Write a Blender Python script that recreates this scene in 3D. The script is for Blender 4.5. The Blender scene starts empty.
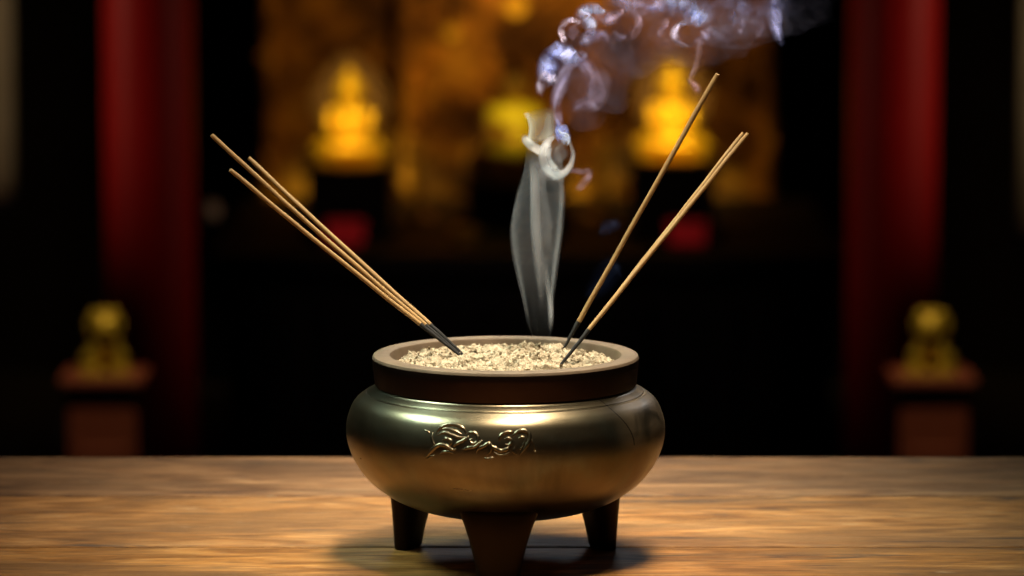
import bpy, bmesh, math, random
from mathutils import Vector, Matrix, noise, Euler
import numpy as np, time
_t0 = time.time()

random.seed(7)
SC = bpy.context.scene
COL = SC.collection
PI = math.pi

# ------------------------------------------------------------------ camera
F = 4000.0                      # focal length in pixels of the 1024 px wide frame
T = 0.85                        # table top height
CAM = Vector((0.0, -2.0, T + 0.391))
PITCH = math.atan(506 / 4000.0)

def ray(px, py):
    a, b = (px - 512) / F, -(py - 288) / F
    # camera looks along +Y pitched down
    d = Vector((a, math.cos(PITCH) + b * math.sin(PITCH), -math.sin(PITCH) + b * math.cos(PITCH)))
    return d

def at(px, py, y):
    """world point seen at pixel (px,py) on the plane Y=y"""
    d = ray(px, py)
    t = (y - CAM.y) / d.y
    return CAM + d * t

cd = bpy.data.cameras.new('camera')
cam = bpy.data.objects.new('camera', cd); COL.objects.link(cam)
cam.location = CAM
cam.rotation_euler = (PI / 2 - PITCH, 0, 0)
cd.sensor_width = 36.0
cd.lens = F / 1024 * 36
cd.clip_start = 0.05; cd.clip_end = 100
cd.dof.use_dof = True
cd.dof.focus_distance = 1.99
cd.dof.aperture_fstop = (cd.lens / 1000) / 0.0165
cd.dof.aperture_blades = 0
SC.camera = cam

SC.view_settings.view_transform = 'Standard'
SC.view_settings.look = 'None'
SC.view_settings.gamma = 1
SC.view_settings.exposure = 0
SC.view_settings.use_curve_mapping = False
SC.cycles.transparent_max_bounces = 96
SC.cycles.max_bounces = 8
SC.cycles.use_denoising = True
SC.cycles.sample_clamp_indirect = 3.0

# ------------------------------------------------------------------ helpers
def prop(o, label=None, cat=None, group=None, kind=None):
    if label: o['label'] = label
    if cat: o['category'] = cat
    if group: o['group'] = group
    if kind: o['kind'] = kind
    return o

def link(name, me, mat=None, parent=None, smooth=True, loc=None):
    o = bpy.data.objects.new(name, me); COL.objects.link(o)
    if mat: me.materials.append(mat)
    if smooth:
        me.polygons.foreach_set('use_smooth', [True] * len(me.polygons))
    if parent: o.parent = parent
    if loc is not None: o.location = loc
    return o

def empty(name, loc, rz=0):
    o = bpy.data.objects.new(name, None); COL.objects.link(o)
    o.location = loc; o.rotation_euler.z = rz; o.empty_display_size = 0.05
    return o

def from_bm(name, bm, mat=None, parent=None, smooth=True, loc=None):
    me = bpy.data.meshes.new(name); bm.to_mesh(me); bm.free()
    return link(name, me, mat, parent, smooth, loc)

def auto_smooth(o, deg=35):
    me = o.data
    bm = bmesh.new(); bm.from_mesh(me)
    for e in bm.edges:
        if len(e.link_faces) == 2 and e.calc_face_angle(0) > math.radians(deg): e.smooth = False
    bm.to_mesh(me); bm.free()
    return o

_tpl = {}
def template(key, make):
    if key not in _tpl:
        t = bmesh.new(); make(t); t.verts.index_update()
        _tpl[key] = ([v.co.copy() for v in t.verts], [[v.index for v in f.verts] for f in t.faces]); t.free()
    return _tpl[key]
def stamp(bm, tpl, M=None, jitter=0):
    vs = []
    for c in tpl[0]:
        p = M @ c if M else c
        if jitter: p = p + Vector((random.uniform(-1, 1), random.uniform(-1, 1), random.uniform(-1, 1))) * jitter
        vs.append(bm.verts.new(p))
    return [bm.faces.new([vs[i] for i in f]) for f in tpl[1]]
def box(bm, c, s, rz=0, bev=0.0, seg=2):
    t = bmesh.new()
    r = bmesh.ops.create_cube(t, size=1)
    bmesh.ops.transform(t, matrix=Matrix.Translation(c) @ Matrix.Rotation(rz, 4, 'Z') @ Matrix.Diagonal((s[0], s[1], s[2], 1)), verts=t.verts)
    if bev > 0:
        bmesh.ops.bevel(t, geom=list(t.edges), offset=bev, segments=seg, profile=0.5, affect='EDGES')
    t.verts.index_update()
    f = stamp(bm, ([v.co.copy() for v in t.verts], [[v.index for v in q.verts] for q in t.faces])); t.free()
    return f
def ball(bm, c, r, rot=None, u=20, v=12):
    if not hasattr(r, '__len__'): r = (r, r, r)
    M = Matrix.Translation(c)
    if rot: M = M @ Euler(rot).to_matrix().to_4x4()
    M = M @ Matrix.Diagonal((r[0], r[1], r[2], 1))
    stamp(bm, template(('uv', u, v), lambda t: bmesh.ops.create_uvsphere(t, u_segments=u, v_segments=v, radius=1)), M)

def tube(bm, pts, rad, n=12, cap=True, flat=None):
    """tube along points; rad a number or list; flat=(normal vector, factor) squashes the section"""
    pts = [Vector(p) for p in pts]
    if not hasattr(rad, '__len__'): rad = [rad] * len(pts)
    rings = []; prev = None
    for i, p in enumerate(pts):
        t = (pts[min(i + 1, len(pts) - 1)] - pts[max(i - 1, 0)]).normalized()
        if prev is None:
            a = t.orthogonal().normalized()
        else:
            a = (prev - t * prev.dot(t))
            a = a.normalized() if a.length > 1e-6 else t.orthogonal().normalized()
        prev = a; b = t.cross(a)
        ring = []
        for k in range(n):
            w = 2 * PI * k / n
            d = a * math.cos(w) + b * math.sin(w)
            if flat: d = d - flat[0] * d.dot(flat[0]) * (1 - flat[1])
            ring.append(bm.verts.new(p + d * rad[i]))
        rings.append(ring)
    for i in range(len(rings) - 1):
        for k in range(n):
            bm.faces.new((rings[i][k], rings[i][(k + 1) % n], rings[i + 1][(k + 1) % n], rings[i + 1][k]))
    if cap:
        bm.faces.new(list(reversed(rings[0]))); bm.faces.new(rings[-1])

def lathe(bm, prof, n=96, c=(0, 0, 0)):
    """prof: list of (r, z) ; r==0 ends are closed"""
    rings = []
    for r, z in prof:
        if r < 1e-7: rings.append([bm.verts.new((c[0], c[1], c[2] + z))])
        else: rings.append([bm.verts.new((c[0] + r * math.cos(2 * PI * k / n), c[1] + r * math.sin(2 * PI * k / n), c[2] + z)) for k in range(n)])
    for A, B in zip(rings, rings[1:]):
        for k in range(n):
            k2 = (k + 1) % n
            if len(A) == 1 and len(B) == 1: continue
            if len(A) == 1: bm.faces.new((A[0], B[k2], B[k]))
            elif len(B) == 1: bm.faces.new((A[k], A[k2], B[0]))
            else: bm.faces.new((A[k], A[k2], B[k2], B[k]))
    bmesh.ops.recalc_face_normals(bm, faces=bm.faces)

def catmull(pts, n=8):
    pts = [Vector(p) for p in pts]
    P = [pts[0] * 2 - pts[1]] + pts + [pts[-1] * 2 - pts[-2]]
    out = []
    for i in range(1, len(P) - 2):
        for k in range(n):
            t = k / n
            a, b, c, d = P[i - 1], P[i], P[i + 1], P[i + 2]
            out.append(0.5 * ((2 * b) + (c - a) * t + (2 * a - 5 * b + 4 * c - d) * t * t + (3 * b - a - 3 * c + d) * t ** 3))
    out.append(pts[-1].copy())
    return out

def remeshed(name, bm, voxel, mat, parent=None, smooth_it=2, loc=None):
    """fuse overlapping closed blobs into one continuous skin"""
    me = bpy.data.meshes.new(name); bm.to_mesh(me); bm.free()
    tmp = bpy.data.objects.new('fusing', me); COL.objects.link(tmp)
    m = tmp.modifiers.new('r', 'REMESH'); m.mode = 'VOXEL'; m.voxel_size = voxel
    if smooth_it:
        s = tmp.modifiers.new('s', 'SMOOTH'); s.iterations = smooth_it; s.factor = 0.5
    dg = bpy.context.evaluated_depsgraph_get(); dg.update()
    me2 = bpy.data.meshes.new_from_object(tmp.evaluated_get(dg))
    bpy.data.objects.remove(tmp); bpy.data.meshes.remove(me)
    me2.name = name; me2.materials.clear()
    return link(name, me2, mat, parent, True, loc)

# ------------------------------------------------------------------ materials
class NT:
    def __init__(s, name):
        s.m = bpy.data.materials.new(name); s.m.use_nodes = True
        s.t = s.m.node_tree; s.t.nodes.clear()
        s.out = s.n('ShaderNodeOutputMaterial')
    def n(s, typ, **kw):
        x = s.t.nodes.new(typ)
        for k, v in kw.items():
            if hasattr(x, k): setattr(x, k, v)
        return x
    def l(s, a, b): s.t.links.new(a, b)
    def set(s, node, **kw):
        for k, v in kw.items():
            node.inputs[k.replace('_', ' ')].default_value = v
        return node
    def coords(s, kind='Object', scale=(1, 1, 1), rot=(0, 0, 0)):
        c = s.n('ShaderNodeTexCoord'); mp = s.n('ShaderNodeMapping')
        s.l(c.outputs[kind], mp.inputs[0]); mp.inputs['Scale'].default_value = scale
        mp.inputs['Rotation'].default_value = rot
        return mp.outputs[0]
    def noise(s, vec, scale, detail=4, rough=0.5, dist=0.0):
        x = s.n('ShaderNodeTexNoise'); s.l(vec, x.inputs['Vector'])
        x.inputs['Scale'].default_value = scale; x.inputs['Detail'].default_value = detail
        x.inputs['Roughness'].default_value = rough; x.inputs['Distortion'].default_value = dist
        return x.outputs['Fac']
    def ramp(s, fac, stops):
        r = s.n('ShaderNodeValToRGB'); s.l(fac, r.inputs[0])
        el = r.color_ramp.elements
        while len(el) < len(stops): el.new(0.5)
        for e, (p, c) in zip(el, stops):
            e.position = p; e.color = (c[0], c[1], c[2], 1) if hasattr(c, '__len__') else (c, c, c, 1)
        return r.outputs[0]
    def math(s, op, a, b=None, c=None, clamp=False):
        x = s.n('ShaderNodeMath'); x.operation = op; x.use_clamp = clamp
        for i, v in enumerate((a, b, c)):
            if v is None: continue
            if isinstance(v, (int, float)): x.inputs[i].default_value = v
            else: s.l(v, x.inputs[i])
        return x.outputs[0]
    def mix(s, fac, a, b, blend='MIX'):
        x = s.n('ShaderNodeMix'); x.data_type = 'RGBA'; x.blend_type = blend
        for sock, v in ((x.inputs[0], fac), (x.inputs[6], a), (x.inputs[7], b)):
            if isinstance(v, (int, float)): sock.default_value = v
            elif isinstance(v, tuple): sock.default_value = (v[0], v[1], v[2], 1)
            else: s.l(v, sock)
        return x.outputs[2]
    def bump(s, h, dist, strength=1.0):
        b = s.n('ShaderNodeBump'); s.l(h, b.inputs['Height'])
        b.inputs['Distance'].default_value = dist; b.inputs['Strength'].default_value = strength
        return b.outputs[0]
    def bsdf(s, col=None, rough=0.5, metal=0.0, nrm=None, spec=None):
        p = s.n('ShaderNodeBsdfPrincipled')
        for key, v in (('Base Color', col), ('Roughness', rough), ('Metallic', metal)):
            if v is None: continue
            if isinstance(v, tuple): p.inputs[key].default_value = (v[0], v[1], v[2], 1)
            elif isinstance(v, (int, float)): p.inputs[key].default_value = v
            else: s.l(v, p.inputs[key])
        if spec is not None: p.inputs['Specular IOR Level'].default_value = spec
        if nrm is not None: s.l(nrm, p.inputs['Normal'])
        s.l(p.outputs[0], s.out.inputs['Surface'])
        return p

def mat_simple(name, c1, c2=None, rough=0.5, metal=0.0, scale=20, bump=0.0, spec=None):
    m = NT(name); v = m.coords()
    f = m.noise(v, scale, 5, 0.6)
    c2 = c2 or tuple(x * 0.7 for x in c1)
    col = m.mix(f, c1, c2)
    m.bsdf(col, rough, metal, m.bump(f, bump) if bump else None, spec)
    return m.m

def mat_bronze(name, light, dark, green, rough=0.33, dent=0.0003, stain=False):
    m = NT(name); v = m.coords()
    f = m.noise(v, 14, 6, 0.6, 0.6)
    g = m.noise(v, 30, 5, 0.65)
    fine = m.noise(v, 260, 4, 0.7)
    vs = m.coords(scale=(1, 1, 14))
    streak = m.noise(vs, 18, 4, 0.6)
    c = m.mix(m.ramp(f, [(0.35, 0.0), (0.68, 1.0)]), light, dark)
    c = m.mix(m.math('MULTIPLY', m.ramp(g, [(0.52, 0.0), (0.75, 1.0)]), 0.55), c, green)
    r = m.math('ADD', m.math('MULTIPLY', m.math('SUBTRACT', m.math('ADD', g, streak), 1.0), 0.10), rough)
    if stain:   # dull tan staining on one flank and a hairline crack
        sp = m.n('ShaderNodeSeparateXYZ'); m.l(v, sp.inputs[0]); X, Y, Z = sp.outputs
        flank = m.math('MULTIPLY', m.math('SUBTRACT', X, 0.052), 90.0, clamp=True)
        st = m.math('MULTIPLY', m.math('MULTIPLY', m.ramp(m.noise(v, 38, 4, 0.6, 0.8), [(0.36, 0.15), (0.56, 1.0)]), flank), 0.75)
        c = m.mix(st, c, (0.20, 0.145, 0.085)); r = m.math('ADD', r, m.math('MULTIPLY', st, 0.22))
        q = m.math('DIVIDE', m.math('SUBTRACT', Z, 0.0655), 0.016)
        xc = m.math('SUBTRACT', 0.0637, m.math('MULTIPLY', m.math('MULTIPLY', q, q), 0.0085))
        line = m.math('LESS_THAN', m.math('ABSOLUTE', m.math('SUBTRACT', m.math('ADD', X, m.math('MULTIPLY', m.math('SUBTRACT', fine, 0.5), 0.0006)), xc)), 0.00028)
        rng_ = m.math('MULTIPLY', m.math('GREATER_THAN', Z, 0.066), m.math('LESS_THAN', Y, 0.0))
        c = m.mix(m.math('MULTIPLY', m.math('MULTIPLY', line, rng_), 0.8), c, (0.02, 0.013, 0.008))
    if dent:
        m.bsdf(c, r, 1.0, m.bump(m.noise(v, 60, 3, 0.5), dent))
    else:
        m.bsdf(c, r, 1.0)
    return m.m

M_bronze = mat_bronze('aged_bronze', (0.215, 0.172, 0.105), (0.09, 0.07, 0.04), (0.13, 0.15, 0.115), 0.30, 0, True)
M_rim = mat_bronze('dark_bronze_rim', (0.055, 0.030, 0.020), (0.03, 0.017, 0.011), (0.04, 0.033, 0.024), 0.34, 0.0002)
M_dust = mat_simple('ash_dusted_bronze', (0.16, 0.11, 0.065), (0.08, 0.053, 0.03), 0.6, 0.2, 90, 0.0004)
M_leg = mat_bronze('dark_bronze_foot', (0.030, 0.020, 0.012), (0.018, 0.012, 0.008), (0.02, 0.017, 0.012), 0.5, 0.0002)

def mat_table():
    m = NT('worn_table_wood')
    co = m.n('ShaderNodeTexCoord')
    at_ = m.n('ShaderNodeAttribute'); at_.attribute_name = 'plank'
    off = m.n('ShaderNodeCombineXYZ')
    m.l(m.math('MULTIPLY', at_.outputs['Fac'], 3.7), off.inputs[0]); m.l(m.math('MULTIPLY', at_.outputs['Fac'], 9.3), off.inputs[2])
    va = m.n('ShaderNodeVectorMath'); va.operation = 'ADD'
    m.l(co.outputs['Object'], va.inputs[0]); m.l(off.outputs[0], va.inputs[1])
    def mp(s):
        x = m.n('ShaderNodeMapping'); m.l(va.outputs[0], x.inputs[0]); x.inputs['Scale'].default_value = s; return x.outputs[0]
    big = m.noise(mp((1.0, 5.0, 1)), 4.5, 5, 0.6, 0.8)
    gr = m.noise(mp((1.0, 4.2, 1)), 15.0, 7, 0.62, 0.9)
    fine = m.noise(mp((1.0, 14.0, 1)), 34, 6, 0.7, 0.3)
    spots = m.noise(mp((1.0, 3.0, 1)), 42, 3, 0.6)
    c = m.ramp(gr, [(0.28, (0.12, 0.052, 0.020)), (0.43, (0.27, 0.125, 0.046)), (0.54, (0.41, 0.206, 0.082)), (0.70, (0.58, 0.32, 0.14))])
    c = m.mix(m.ramp(big, [(0.40, 0.0), (0.62, 0.75)]), c, (0.17, 0.092, 0.042))
    c = m.mix(m.ramp(fine, [(0.40, 0.55), (0.55, 0.0)]), c, (0.06, 0.035, 0.022))
    c = m.mix(m.ramp(spots, [(0.66, 0.0), (0.74, 0.6)]), c, (0.42, 0.28, 0.16))
    # worn streaks
    dirt = m.noise(mp((1.0, 9.0, 1)), 8.0, 5, 0.6, 1.2)
    c = m.mix(m.ramp(dirt, [(0.33, 0.75), (0.42, 0.0)]), c, (0.045, 0.036, 0.03))
    hs = m.n('ShaderNodeHueSaturation'); m.l(c, hs.inputs['Color'])
    vv = m.n('ShaderNodeAttribute'); vv.attribute_name = 'tint'
    m.l(vv.outputs['Fac'], hs.inputs['Value']); 
    ss = m.n('ShaderNodeAttribute'); ss.attribute_name = 'satur'
    m.l(ss.outputs['Fac'], hs.inputs['Saturation'])
    r = m.math('ADD', m.math('MULTIPLY', gr, -0.25), 0.60)
    h = m.math('ADD', m.math('MULTIPLY', fine, 0.5), gr)
    m.bsdf(hs.outputs[0], r, 0.0, m.bump(h, 0.0012), 0.14)
    return m.m
M_table = mat_table()

def mat_ash():
    m = NT('pale_ash'); v = m.coords()
    n1 = m.noise(v, 380, 4, 0.7); n2 = m.noise(v, 95, 5, 0.7, 0.5)
    vo = m.n('ShaderNodeTexVoronoi'); m.l(v, vo.inputs['Vector']); vo.inputs['Scale'].default_value = 420
    c = m.ramp(n1, [(0.3, (0.22, 0.165, 0.105)), (0.55, (0.36, 0.29, 0.195)), (0.75, (0.50, 0.42, 0.30))])
    c = m.mix(m.ramp(n2, [(0.50, 0.0), (0.58, 0.92)]), c, (0.10, 0.072, 0.04))
    c = m.mix(m.ramp(vo.outputs['Distance'], [(0.10, 0.5), (0.2, 0.0)]), c, (0.22, 0.17, 0.11))
    m.bsdf(c, 0.95, 0.0, m.bump(n1, 0.0008), 0.1)
    return m.m
M_ash = mat_ash()

def mat_stick():
    m = NT('bamboo_incense')
    v = m.coords(scale=(1, 1, 0.06)); f = m.noise(v, 900, 4, 0.6)
    v2 = m.coords(); f2 = m.noise(v2, 60, 3, 0.6)
    c = m.mix(f, (0.42, 0.26, 0.10), (0.25, 0.145, 0.055))
    c = m.mix(m.ramp(f2, [(0.5, 0.0), (0.75, 0.6)]), c, (0.30, 0.19, 0.09))
    m.bsdf(c, 0.55, 0, m.bump(f, 0.0003), 0.35)
    return m.m
M_stick = mat_stick()
M_burnt = mat_simple('charred_black_tip', (0.004, 0.004, 0.004), (0.014, 0.012, 0.011), 0.85, 0, 600, 0.0002)
M_red = mat_simple('red_lacquer', (0.50, 0.008, 0.006), (0.36, 0.006, 0.004), 0.45, 0, 6, spec=0.3)
M_redcloth = mat_simple('crimson_cloth', (0.75, 0.008, 0.025), (0.6, 0.006, 0.02), 0.7, 0, 30)
M_redwood = mat_simple('reddish_brown_wood', (0.30, 0.07, 0.025), (0.20, 0.045, 0.018), 0.5, 0, 14)
M_darkwood = mat_simple('black_lacquered_wood', (0.004, 0.004, 0.005), (0.007, 0.006, 0.006), 0.6, 0, 8, spec=0.15)
M_wall = mat_simple('dark_plaster_wall', (0.008, 0.007, 0.007), (0.012, 0.01, 0.009), 0.9, 0, 2, 0.002)
M_floor = mat_simple('dark_stone_floor', (0.02, 0.02, 0.021), (0.035, 0.032, 0.03), 0.6, 0, 3, 0.001)
M_gold = mat_simple('polished_gold', (1.0, 0.62, 0.03), (0.95, 0.54, 0.02), 0.38, 0.45, 40, 0.0005)
M_goldy = mat_simple('yellow_gilt', (0.85, 0.58, 0.04), (0.45, 0.28, 0.02), 0.4, 0.5, 20, 0.0005)
def mat_oldgold():
    m = NT('old_gilt_carving'); v = m.coords(); f = m.noise(v, 7, 3, 0.6, 0.6)
    c = m.ramp(f, [(0.38, (0.10, 0.045, 0.012)), (0.52, (0.38, 0.18, 0.03)), (0.66, (0.78, 0.42, 0.06))])
    m.bsdf(c, 0.42, 0.45); return m.m
M_goldold = mat_oldgold()
M_gilt_orange = mat_simple('orange_gilt', (0.55, 0.28, 0.04), (0.30, 0.14, 0.02), 0.4, 0.5, 9)
M_yellowsilk = mat_simple('yellow_silk', (0.95, 0.72, 0.02), (0.8, 0.6, 0.02), 0.6, 0.0, 9)
M_brass = mat_simple('brass', (0.75, 0.55, 0.12), (0.5, 0.35, 0.07), 0.35, 0.8, 20)
M_banner = mat_simple('beige_banner_cloth', (0.52, 0.40, 0.25), (0.35, 0.25, 0.14), 0.9, 0, 12)
M_white = mat_simple('off_white_glaze', (0.6, 0.5, 0.38), (0.5, 0.42, 0.3), 0.4, 0, 12)
def mat_glow(name, col, s):
    m = NT(name); e = m.n('ShaderNodeEmission'); e.inputs[0].default_value = (*col, 1); e.inputs[1].default_value = s
    v = m.coords(); f = m.noise(v, 30, 2)
    m.l(m.math('MULTIPLY', m.math('ADD', f, 0.5), s), e.inputs[1])
    m.l(e.outputs[0], m.out.inputs['Surface']); return m.m

# ------------------------------------------------------------------ setting
def slab(name, c, s, mat):
    bm = bmesh.new(); box(bm, (0, 0, 0), s)
    o = from_bm(name, bm, mat, None, False, c)
    o['kind'] = 'structure'; return o
slab('floor', (0, 1.9, -0.05), (8.2, 9.0, 0.1), M_floor)
slab('wall_back', (0, 6.45, 1.6), (8.2, 0.1, 3.2), M_wall)
slab('wall_left', (-4.15, 1.9, 1.6), (0.1, 9.0, 3.2), M_wall)
slab('wall_right', (4.15, 1.9, 1.6), (0.1, 9.0, 3.2), M_wall)

# ------------------------------------------------------------------ table
tb = empty('wooden_table', (0, -0.12, 0))
prop(tb, 'brown wooden plank table with worn grain, carrying the bronze incense burner', 'table')
Y0 = -0.12
seams = [0.308, 0.176, 0.0285, -0.112, -0.252, -0.392, -0.55]
bm = bmesh.new()
lay_p = bm.faces.layers.float.new('plank'); lay_t = bm.faces.layers.float.new('tint'); lay_s = bm.faces.layers.float.new('satur')
tints = [0.68, 1.0, 0.84, 0.95, 0.95, 1.0]; sats = [0.98, 1.08, 1.12, 1.05, 1.0, 1.0]
for i in range(6):
    ya, yb = seams[i], seams[i + 1]
    fs = box(bm, (0, (ya + yb) / 2 - Y0, T - 0.02), (1.9, ya - yb - 0.0034, 0.04), 0, 0.0016, 2)
    for f in fs:
        f[lay_p] = i + 0.37; f[lay_t] = tints[i]; f[lay_s] = sats[i]
top = from_bm('tabletop', bm, M_table, tb, False)
bm = bmesh.new()
for yy in (0.24, -0.48): box(bm, (0, yy - Y0, T - 0.09), (1.7, 0.03, 0.10), 0, 0.002)
for xx in (-0.85, 0.85): box(bm, (xx, -0.12 - Y0, T - 0.09), (0.03, 0.69, 0.10), 0, 0.002)
ap = from_bm('apron', bm, M_darkwood, tb, False)
for xx in (-0.85, 0.85):
    for yy in (0.24, -0.48):
        bm = bmesh.new(); box(bm, (xx, yy - Y0, (T - 0.04) / 2), (0.07, 0.07, T - 0.04), 0, 0.004)
        from_bm('leg', bm, M_darkwood, tb, False)

# ------------------------------------------------------------------ incense burner
BX = -0.00325
BC = Vector((BX, 0, T))
def zside(py):      # height above the table of a silhouette point seen at row py (plane Y=0)
    return at(512, py, 0).z - T
U = 0.0005 * math.sqrt(1 + 0.0)   # metres per pixel at the burner
sc_px = (at(513, 400, 0) - at(512, 400, 0)).length
body = [(129.5, 385), (131, 386.5), (134, 388), (137.5, 390), (138.2, 391), (140.2, 391.4), (143, 393.2), (148, 397), (152.5, 402.5), (156, 410), (158.7, 419), (159.5, 428), (158.8, 437), (156.2, 447), (151.5, 458),
        (144.5, 469), (135, 479.5), (123.5, 488.5), (109, 497), (90, 504.5), (66, 510), (35, 513), (0, 514)]
def smooth_prof(p, n=5):
    return [(max(v.x, 0), v.y) for v in catmull([(a, b, 0) for a, b in p], n)]
bp = [(r * sc_px, zside(y)) for r, y in smooth_prof(body)]
bp[-1] = (0, bp[-1][1])
rim_z = zside(353.5)
RI = 114.5 * sc_px; RO = 133 * sc_px
ib = empty('incense_burner', BC)
prop(ib, 'round bronze incense burner on three feet, dark rim and raised dragon relief, filled with ash', 'incense burner')
bm = bmesh.new()
inner_floor = [(0.104, 0.072)]
prof = list(reversed(bp))               # from bottom centre outwards and up
prof += [(129 * sc_px, prof[-1][1] + 0.0004), (RI * 1.0, prof[-1][1] + 0.0006), (RI, zside(420)), (RI * 0.9, zside(455)), (RI * 0.6, zside(475)), (0, zside(480))]
lathe(bm, prof, 160)
bw = from_bm('bowl', bm, M_bronze, ib)
# rim band
def rimprof():
    zt = rim_z; zb = bp[0][1]
    return [(RI + 0.0002, zb), (RI + 0.0002, zt - 0.0012), (RI + 0.0006, zt - 0.0004), (RI + 0.0015, zt), (RO - 0.0016, zt), (RO - 0.0005, zt - 0.0005), (RO, zt - 0.0018),
            (RO - 0.0002, zt - 0.006), (RO - 0.0009, zb + 0.003), (RO - 0.0012, zb + 0.0008), (RO - 0.002, zb), (RI + 0.0002, zb)]
bm = bmesh.new(); lathe(bm, rimprof(), 160)
rb = auto_smooth(from_bm('rim', bm, M_rim, ib)); rb['label'] = 'dark brown rim band with dusty tan top'
rb.data.materials.append(M_dust)
for p in rb.data.polygons:
    c = p.center
    if c.z > rim_z - 0.0016 or math.hypot(c.x, c.y) < RI + 0.001: p.material_index = 1
# feet: tapered, flaring into the bowl
def foot(az, R=0.0555, k_=1.0):
    bm = bmesh.new()
    lv = [(-0.0001, 9.4, 5.0, 0), (0.0012, 10.4, 5.5, 0), (0.006, 11.4, 5.9, -0.1), (0.013, 13.0, 6.6, -0.3), (0.020, 14.8, 7.6, -0.8), (0.027, 17.2, 8.8, -2.2), (0.032, 19.5, 10.0, -4.0), (0.037, 21.0, 11.0, -6.5), (0.042, 18, 9, -11)]
    n = 40; rings = []
    er = Vector((math.sin(az), -math.cos(az), 0)); et = Vector((math.cos(az), math.sin(az), 0))
    for z, w, t, dr in lv:
        ring = []
        for k in range(n):
            a = 2 * PI * k / n
            ca, sa = math.cos(a), math.sin(a)
            e = 0.72
            x = math.copysign(abs(ca) ** e, ca) * w * k_ / 1000; y = math.copysign(abs(sa) ** e, sa) * t * k_ / 1000
            if k_ < 1: dr = -(t - 5.0) * k_
            ring.append(bm.verts.new(er * (R + y + dr / 1000) + et * x + Vector((0, 0, z))))
        rings.append(ring)
    for A, B in zip(rings, rings[1:]):
        for k in range(n): bm.faces.new((A[k], A[(k + 1) % n], B[(k + 1) % n], B[k]))
    bm.faces.new(list(reversed(rings[0]))); bm.faces.new(rings[-1])
    bmesh.ops.recalc_face_normals(bm, faces=bm.faces)
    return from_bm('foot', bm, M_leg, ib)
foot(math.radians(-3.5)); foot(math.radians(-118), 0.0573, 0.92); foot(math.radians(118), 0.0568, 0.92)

# dragon relief on the belly
def rad_at(z):
    for (r0, z0), (r1, z1) in zip(bp, bp[1:]):
        if (z0 - z) * (z1 - z) <= 0 and z1 != z0 and z < 0.088:
            return r0 + (r1 - r0) * (z - z0) / (z1 - z0)
    return bp[0][0]
def on_body(px, py):
    """first hit of the pixel's ray with the belly: point and outward normal (burner space)"""
    d = ray(px, py).normalized(); o = CAM - BC
    t = 1.85
    for _ in range(4000):
        p = o + d * t
        if math.hypot(p.x, p.y) <= rad_at(p.z): break
        t += 0.0001
    r = math.hypot(p.x, p.y)
    dz = 0.0008
    sl = (rad_at(p.z + dz) - rad_at(p.z - dz)) / (2 * dz)
    return p, Vector((p.x / r, p.y / r, -sl)).normalized()
strokes = [  # pixel polylines and half width in pixels, traced as relief ridges
    # mane / head at left
    ([(436, 434), (440, 428), (448, 424.5), (457, 425), (464, 429), (466, 434)], 1.5),
    ([(438, 431), (446, 428.5), (455, 431), (463, 435)], 1.1),
    ([(437, 436), (444, 432.5), (452, 435), (459, 437.5), (466, 437)], 1.2),
    ([(433, 432), (432, 438), (434, 444), (436, 447)], 1.1),
    ([(424, 458), (429, 454), (433, 449), (439, 445), (446, 446), (452, 450), (457, 449)], 1.5),
    ([(441, 441), (446, 438.5), (451, 441), (449, 445), (443, 445)], 1.3),
    ([(452, 447), (458, 443), (464, 440), (469, 436)], 1.3),
    ([(455, 455), (450, 452), (444, 452), (438, 455)], 1.0),
    ([(436, 455), (430, 457), (426, 460)], 0.9),
    ([(423, 430), (427, 431), (431, 434)], 0.8),
    # curl
    ([(467, 436), (470, 432.5), (475, 433), (478, 437), (477, 442), (473, 444), (470, 441), (472, 438)], 1.3),
    ([(462, 450), (468, 448), (474, 447), (479, 444), (482, 440)], 1.4),
    # middle body with claws
    ([(476, 454), (478, 449), (484, 446), (489, 443), (491, 447), (490, 452), (485, 456)], 1.3),
    ([(484, 458), (489, 459), (494, 457)], 1.2),
    ([(490, 445), (495, 448), (501, 451), (507, 449), (510, 445)], 1.6),
    ([(492, 451), (498, 455), (505, 455), (510, 452)], 1.1),
    # right coils and tail
    ([(499, 442), (500, 437), (504, 433), (511, 432), (516, 434)], 1.4),
    ([(503, 440), (508, 438), (512, 441), (509, 445), (504, 444)], 1.2),
    ([(512, 437), (517, 432), (524, 430.5), (529, 434), (529, 441), (525, 448), (520, 455)], 1.7),
    ([(517, 441), (521, 437), (525, 439), (523, 446), (518, 451)], 1.0),
    ([(515, 446), (514, 452), (518, 456)], 1.0),
    ([(528, 437), (533, 442), (535, 448), (532, 452)], 1.0),
    ([(533, 452), (538, 451)], 0.7),
]
bm = bmesh.new()
for pl, hw in strokes:
    pts2 = catmull([(a, b, 0) for a, b in pl], 5)
    P = []; N = []
    for v in pts2:
        p, nn = on_body(v.x, v.y); P.append(p); N.append(nn)
    rr = []
    L = len(P)
    for i in range(L):
        e = min(i, L - 1 - i) / max(1, L * 0.25)
        rr.append(1.45 * hw * sc_px * (0.35 + 0.65 * min(1, e)))
    pts3 = [p - n * 0.0003 for p, n in zip(P, N)]
    # slim raised ridge
    tube(bm, pts3, rr, 8, True)
bmesh.ops.recalc_face_normals(bm, faces=bm.faces)
rl = from_bm('dragon_relief', bm, M_bronze, ib); rl['label'] = 'raised dragon relief on the belly'

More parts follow.
